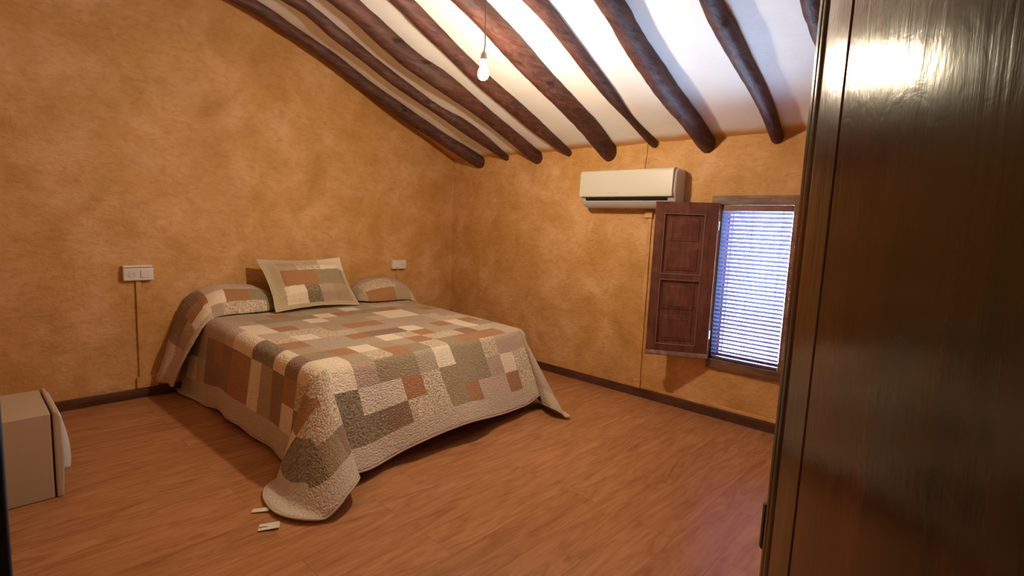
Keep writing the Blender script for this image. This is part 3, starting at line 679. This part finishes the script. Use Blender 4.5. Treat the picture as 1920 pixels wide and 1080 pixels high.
def cloth_mesh(name, pts, uvs, cols, typs, parent=None, thick=.007, mat='quilt'):
    # pts: rows of Vector; uvs: rows of (u,v); cols/typs: per face
    bm = bmesh.new(); V = [[bm.verts.new(p) for p in row] for row in pts]
    me = bpy.data.meshes.new(name); nR, nC = len(pts), len(pts[0])
    fl = []
    for i in range(nR-1):
        for j in range(nC-1):
            f = bm.faces.new((V[i][j], V[i][j+1], V[i+1][j+1], V[i+1][j])); f.smooth = True
            fl.append((uvs[i][j], uvs[i][j+1], uvs[i+1][j+1], uvs[i+1][j], cols[i][j], typs[i][j]))
    bm.to_mesh(me); bm.free()
    me.materials.append(M[mat])
    me.uv_layers.new(name='cloth'); me.attributes.new('pcol', 'FLOAT_COLOR', 'CORNER'); me.attributes.new('ptyp', 'FLOAT_COLOR', 'CORNER')
    uvl = me.uv_layers['cloth']; ca = me.attributes['pcol']; ta = me.attributes['ptyp']
    li = 0
    for q in fl:
        for k in range(4):
            uvl.data[li].uv = q[k]; ca.data[li].color = (*q[4], 1); ta.data[li].color = (q[5], 0, 0, 1); li += 1
    o = bpy.data.objects.new(name, me); COL.objects.link(o)
    if thick:
        s = o.modifiers.new('thickness', 'SOLIDIFY'); s.thickness = thick; s.offset = 0
    if parent: o.parent = parent
    return o
pts = [[sheet(u, v) for u in us] for v in vs]
uvs = [[(u, v) for u in us] for v in vs]
cols, typs = [], []
for j in range(len(vs)-1):
    rc, rt = [], []
    for i in range(len(us)-1):
        uc = (us[i]+us[i+1])/2; vc = (vs[j]+vs[j+1])/2
        if uc < UA or uc > UB or vc > VB: c = ((.60, .50, .40), .12)
        else:
            k = cell(uc, vc); c = PC[grid[(max(0, min(NI-1, k[0])), max(0, min(NJ-1, k[1])))]]
        rc.append(c[0]); rt.append(c[1])
    cols.append(rc); typs.append(rt)
sp = empty('bedspread', (-1.6, -.9, .55)); tag(sp, 'quilted patchwork bedspread in brown, cream and olive covering the bed and hanging to the floor', 'bedspread')
q = cloth_mesh('quilt', pts, uvs, cols, typs); q.parent = sp; q.matrix_parent_inverse = Matrix.Translation((1.6, .9, -.55))
# bound hem
hem = [pts[j][0] for j in range(len(vs))]+pts[-1][1:]+[pts[j][-1] for j in range(len(vs)-2, -1, -1)]
bm = bmesh.new(); tube(bm, hem, .0055, 6)
hb = obj('hem_binding', bm, plain('hem_binding_cloth', (.52, .42, .32), .9), smooth=True); hb.parent = sp; hb.matrix_parent_inverse = Matrix.Translation((1.6, .9, -.55))
# paper care labels lying on the floor at the hanging corner
def slip(name, pts4, lift):
    bm = bmesh.new(); v = [bm.verts.new((x, y, z)) for x, y, z in pts4]; f = bm.faces.new(v)
    r = bmesh.ops.extrude_face_region(bm, geom=[f]); bmesh.ops.translate(bm, verts=[e for e in r['geom'] if isinstance(e, bmesh.types.BMVert)], vec=(0, 0, lift))
    o = obj(name, bm, M['paper']); o.parent = sp; o.matrix_parent_inverse = Matrix.Translation((1.6, .9, -.55)); return o
la = slip('care_label', [(-2.893, -2.178, .003), (-2.822, -2.222, .010), (-2.803, -2.182, .012), (-2.869, -2.136, .004)], .002); la['label'] = 'white paper care label on the floor'
lb = slip('care_label', [(-2.86, -2.02, .004), (-2.80, -2.06, .006), (-2.785, -2.035, .008), (-2.842, -2.00, .006)], .002); lb['label'] = 'small label half under the hem'
bm = bmesh.new(); box(bm, -.020, .012, -.004, .0, 0, .0006)
bmesh.ops.rotate(bm, verts=bm.verts, cent=(0, 0, 0), matrix=Matrix.Rotation(-.55, 3, 'Z')); bmesh.ops.translate(bm, verts=bm.verts, vec=(-2.862, -2.170, .0085))
pr = obj('printed_line', bm, M['ink']); pr.parent = sp; pr.matrix_parent_inverse = Matrix.Translation((1.6, .9, -.55))

# ------------------------------------------------------------------ pillows wrapped in matching patchwork
#        s     spine x, y, z          front x, y, z        bulge
PW = [(0.00, -1.945, -.13, .615, -1.950, -.17, .600, .010),
      (0.05, -1.965, -.09, .675, -1.960, -.26, .600, .030),
      (0.14, -2.040, -.055, .735, -2.05, -.305, .596, .055),
      (0.25, -2.140, -.040, .765, -2.15, -.32, .594, .070),
      (0.42, -2.300, -.035, .775, -2.32, -.325, .594, .075),
      (0.52, -2.420, -.035, .765, -2.42, -.335, .588, .070),
      (0.60, -2.520, -.035, .715, -2.50, -.340, .560, .045),
      (0.68, -2.590, -.035, .620, -2.555, -.335, .485, .022),
      (0.80, -2.655, -.035, .450, -2.61, -.30, .355, .012),
      (0.90, -2.705, -.035, .290, -2.65, -.27, .225, .010),
      (1.00, -2.750, -.035, .120, -2.685, -.23, .105, .006)]
def pcell_left(a, t):
    # a: metres along the pillow from its inner end, t: 0 wall .. 1 front
    if t < .34: k = 'K' if a < .30 else 'P'
    elif t < .72:
        k = 'O' if a < .33 else ('R' if a < .49 else 'W')
    else: k = 'O' if a < .22 else ('F' if a < .53 else ('M' if a < .66 else 'F'))
    if a > .62: k = 'N' if t < .3 else ('R' if t < .6 else ('W' if t < .86 else 'F'))
    if a > .80 and t < .86: k = 'N' if t < .45 else 'G'
    if a > 1.02: k = 'P' if t < .7 else 'K'
    return k
def pcell_right(a, t):
    if t < .2: k = 'M'
    elif t < .62: k = 'F' if .13 < a < .45 else ('G' if a < .13 else 'M')
    else: k = 'R' if .14 < a < .42 else ('M' if a < .14 else 'G')
    if a > .60: k = 'F' if t > .4 else 'T'
    return k
def make_pillow(label, mirror, fn):
    pl = empty('pillow', (-2.25 if not mirror else -.97, -.18, .59)); tag(pl, label, 'pillow', 'pillows in patchwork covers at the head of the bed')
    nS, nT = 96, 40; pts, uvs, acc = [], [], 0; prev = None
    for i in range(nS+1):
        s = i/nS; c = spl(s, [p for p in PW]); A = Vector(c[0:3]); B = Vector(c[3:6]); am = c[6]
        if prev is not None: acc += (A-prev).length
        prev = A.copy(); row, ru = [], []
        for k in range(nT+1):
            t = k/nT; P = A.lerp(B, t**.9)
            nrm = Vector((0, -.62, .78)) if s < .6 else Vector((-.35*(s-.6)/.4, -.62, .78*(1-s))).normalized()
            P = P+nrm*(am*math.sin(PI*t)**.75) + Vector((.006*fbm((s*6, t*4, 1)), 0, .006*fbm((s*7, t*5, 4))))
            if s > .72:                              # folds in the hanging end
                P.x += .016*math.sin(t*9+s*3)*sm((s-.7)/.2)
            if mirror: P.x = -3.225-P.x
            row.append(P); ru.append((acc, t*.36))
        pts.append(row); uvs.append(ru)
    cols, typs = [], []
    for i in range(nS):
        rc, rt = [], []
        for k in range(nT):
            c = PC[fn(uvs[i][0][0]+.003, (k+.5)/nT)]; rc.append(c[0]); rt.append(c[1])
        cols.append(rc); typs.append(rt)
    o = cloth_mesh('patchwork_cover', pts, uvs, cols, typs, mat='quilt_soft'); o.parent = pl; o.matrix_parent_inverse = Matrix.Translation(-pl.location)
    # the stuffed pillow inside
    bm = bmesh.new(); bmesh.ops.create_uvsphere(bm, u_segments=32, v_segments=18, radius=1)
    for v in bm.verts:
        c = v.co; e = lambda q, p: math.copysign(abs(q)**p, q)
        v.co = Vector((e(c.x, .7)*.21, e(c.y, .75)*.115, e(c.z, .8)*.055+.062))
        v.co.z += -v.co.y*0 + (.045 if v.co.y > 0 else 0)*abs(v.co.y)/.115
    o = obj('stuffing', bm, M['box_front'], pl, smooth=True); 
    return pl
make_pillow('left bed pillow, its patchwork cover hanging down the side of the bed', False, pcell_left)
make_pillow('right pillow, mostly hidden behind the leaning cushion, its cover ending in a speckled fold', True, pcell_right)

# ------------------------------------------------------------------ leaning cushion
cu = empty('cushion', (-1.72, -.40, .59)); tag(cu, 'patchwork cushion with pale border leaning upright in the middle of the bed head', 'cushion')
CW, CH = .72, .445
#  image-space rows from the photograph: fractions of the width and of the height
CP = [('M', .18, .40, .72, .93), ('F', .40, .70, .72, .93), ('W', .70, 1.1, .72, 1.1), ('R', .18, .62, .40, .72), ('O', .62, .98, .40, .72),
      ('W', .16, .42, .07, .40), ('D', .42, .60, .07, .40), ('M', .60, .77, .07, .40), ('G', .77, .96, .07, .40)]
def ccol(a, b_):
    for k, x0, x1, y0, y1 in CP:
        if x0 <= a < x1 and y0 <= b_ < y1: return PC[k]
    return ((.54, .45, .31), 0)
BLc, BRc, TRc, TLc = Vector((-2.060, -.405, .597)), Vector((-1.335, -.36, .590)), Vector((-1.395, -.13, .980)), Vector((-2.090, -.13, .972))
nA, nB = 180, 120
for side in (1, -1):
    pts, uvs, cols, typs = [], [], [], []
    nrm = ((BRc-BLc).cross(TLc-BLc)).normalized()
    if nrm.y > 0: nrm = -nrm
    for j in range(nB+1):
        b_ = j/nB; row, ru = [], []
        for i in range(nA+1):
            a = i/nA
            # edges pulled in between the corners
            pa = a+(.5-a)*.07*math.sin(PI*b_)*1.0; pb = b_+(.5-b_)*.12*math.sin(PI*a)
            P = BLc.lerp(BRc, pa).lerp(TLc.lerp(TRc, pa), pb)
            ea = min(a, 1-a)/.5; eb = min(b_, 1-b_)/.5
            e1 = max(0, min(1, (min(a*CW, (1-a)*CW, b_*CH, (1-b_)*CH)-.008)/.10))
            th = .095*(1-(1-ea)**2.6)**.55*(1-(1-eb)**2.6)**.55*(.35+.65*sm(e1))
            wr = .004*fbm((a*7, b_*5, 2))+.006*fbm((a*3, b_*9, 5))*math.exp(-((a-.2)/.15)**2-((b_-.15)/.12)**2)*1.5
            P = P+nrm*(side*(th+.0015)+wr)
            row.append(P); ru.append((a*CW+3, b_*CH))
        pts.append(row); uvs.append(ru)
    for j in range(nB):
        rc, rt = [], []
        for i in range(nA):
            tn = math.sin(PI*(i+.5)/nA)**.6*math.sin(PI*(j+.5)/nB)**.6
            c = ccol((i+.5)/nA+.10*tn, (j+.5)/nB+.05*tn) if side == 1 else ((.54, .45, .31), 0); rc.append(c[0]); rt.append(c[1])
        cols.append(rc); typs.append(rt)
    o = cloth_mesh('patchwork_front' if side == 1 else 'plain_back', pts, uvs, cols, typs, thick=0, mat='quilt_flat'); o.parent = cu; o.matrix_parent_inverse = Matrix.Translation(-cu.location)
    if side == 1: rim = pts[0]+[r[-1] for r in pts[1:]]+pts[-1][-2::-1]+[r[0] for r in pts[-2::-1]]
bm = bmesh.new(); tube(bm, rim, .0045, 6); o = obj('edge_piping', bm, plain('cushion_piping', (.60, .50, .37), .9), smooth=True); o.parent = cu; o.matrix_parent_inverse = Matrix.Translation(-cu.location)

# ------------------------------------------------------------------ cream box unit by the doorway wall
bx = empty('storage_cabinet', (-3.53, -1.08, 0)); tag(bx, 'low cream boxy cabinet with rounded front rim on the floor at far left', 'cabinet')
bm = bmesh.new(); box(bm, -.165, .098, -.225, .205, .0, .398)
o = obj('casing', bm, M['box'], bx, bevel=.008, seg=3)
bm = bmesh.new(); prism(bm, [(.103, .0), (.128, .0), (.136, .20), (.130, .375), (.118, .405), (.103, .405)], 'y', -.230, .210)
obj('front_rim', bm, M['box'], bx, bevel=.010, seg=3)
bm = bmesh.new()
g = []
for i in range(15):
    z = .12+.26*i/14; f = math.sin(PI*min(1, (1-i/14)*.62)) if i < 15 else 0
    row = []
    for k in range(11):
        y = -.215+.41*k/10; e = 1-(abs(k-5)/5)**6*.25
        row.append(bm.verts.new((.132+.034*f*e, y, z)))
    g.append(row)
for i in range(14):
    for k in range(10): bm.faces.new((g[i][k], g[i][k+1], g[i+1][k+1], g[i+1][k]))
bk = []
for i in range(15): bk.append([bm.verts.new((.128, -.215+.41*k/10, .12+.26*i/14)) for k in range(11)])
for i in range(14):
    for k in (0, 10): bm.faces.new((g[i][k], g[i+1][k], bk[i+1][k], bk[i][k]))
for k in range(10):
    for i in (0, 14): bm.faces.new((g[i][k], g[i][k+1], bk[i][k+1], bk[i][k]))
o = obj('bulging_front', bm, M['box_front'], bx, smooth=True); o['label'] = 'pale bluish grey curved front'

# ------------------------------------------------------------------ open door leaf beside the camera, door frame
ND = Vector((-.51045, .85991, 0)).normalized(); DD = Vector((.85991, .51045, 0)).normalized()
P0 = Vector((-3.2711, -4.2113, 0))
def along(az):
    d = Vector((math.cos(math.radians(az)), math.sin(math.radians(az)), 0)); t = (P0-CAM).to_2d().dot(ND.to_2d())/d.to_2d().dot(ND.to_2d())
    Q = Vector((CAM.x, CAM.y, 0))+d*t; return (Q-P0).dot(DD)
sf = along(14.22); sp_ = along(11.47); sh0 = sf-.44
dr = empty('door_1', P0+DD*sh0); tag(dr, 'open dark varnished wooden door filling the right edge of the view', 'door', kind='structure')
dr.rotation_euler = (0, 0, math.atan2(DD.y, DD.x))      # local +x towards the free edge, +y towards the camera
W_ = .44; st = sf-sp_
DH = 2.0; d0 = 'dummy'
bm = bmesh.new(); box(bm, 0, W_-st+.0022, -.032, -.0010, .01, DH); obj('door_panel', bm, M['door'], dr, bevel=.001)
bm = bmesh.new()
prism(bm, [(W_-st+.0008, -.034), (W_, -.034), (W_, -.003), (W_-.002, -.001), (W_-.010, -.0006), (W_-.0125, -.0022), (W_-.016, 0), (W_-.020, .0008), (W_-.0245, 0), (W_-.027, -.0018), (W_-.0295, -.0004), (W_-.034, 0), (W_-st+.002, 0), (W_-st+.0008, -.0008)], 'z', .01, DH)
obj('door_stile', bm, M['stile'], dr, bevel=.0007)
bm = bmesh.new(); box(bm, W_-.001, W_+.006, -.010, .0, .998, 1.045)
obj('latch_plate', bm, M['jamb'], dr, bevel=.001)
for z in (.25, 1.75):
    bm = bmesh.new(); cyl(bm, (-.006, .002, z-.04), (-.006, .002, z+.04), .007, n=12); obj('door_hinge', bm, M['metal'], dr)
bm = bmesh.new(); box(bm, -3.862, -3.687, -3.975, -3.905, 0, 2.05); tag(obj('trim_door_jamb_left', bm, M['jamb'], bevel=.002), kind='structure')
bm = bmesh.new(); box(bm, -3.862, -3.69, DY0, DY0+.012, 0, 2.05); tag(obj('trim_door_jamb_right', bm, M['jamb']), kind='structure')
bm = bmesh.new(); box(bm, -.011, .011, -.0015, .001, -.030, .030)
o = obj('strike_plate', bm, M['metal'], bevel=.004); o.location = (-3.706, -3.976, 1.195); tag(o, 'small worn steel strike plate on the dark door jamb at the left edge', 'strike plate')
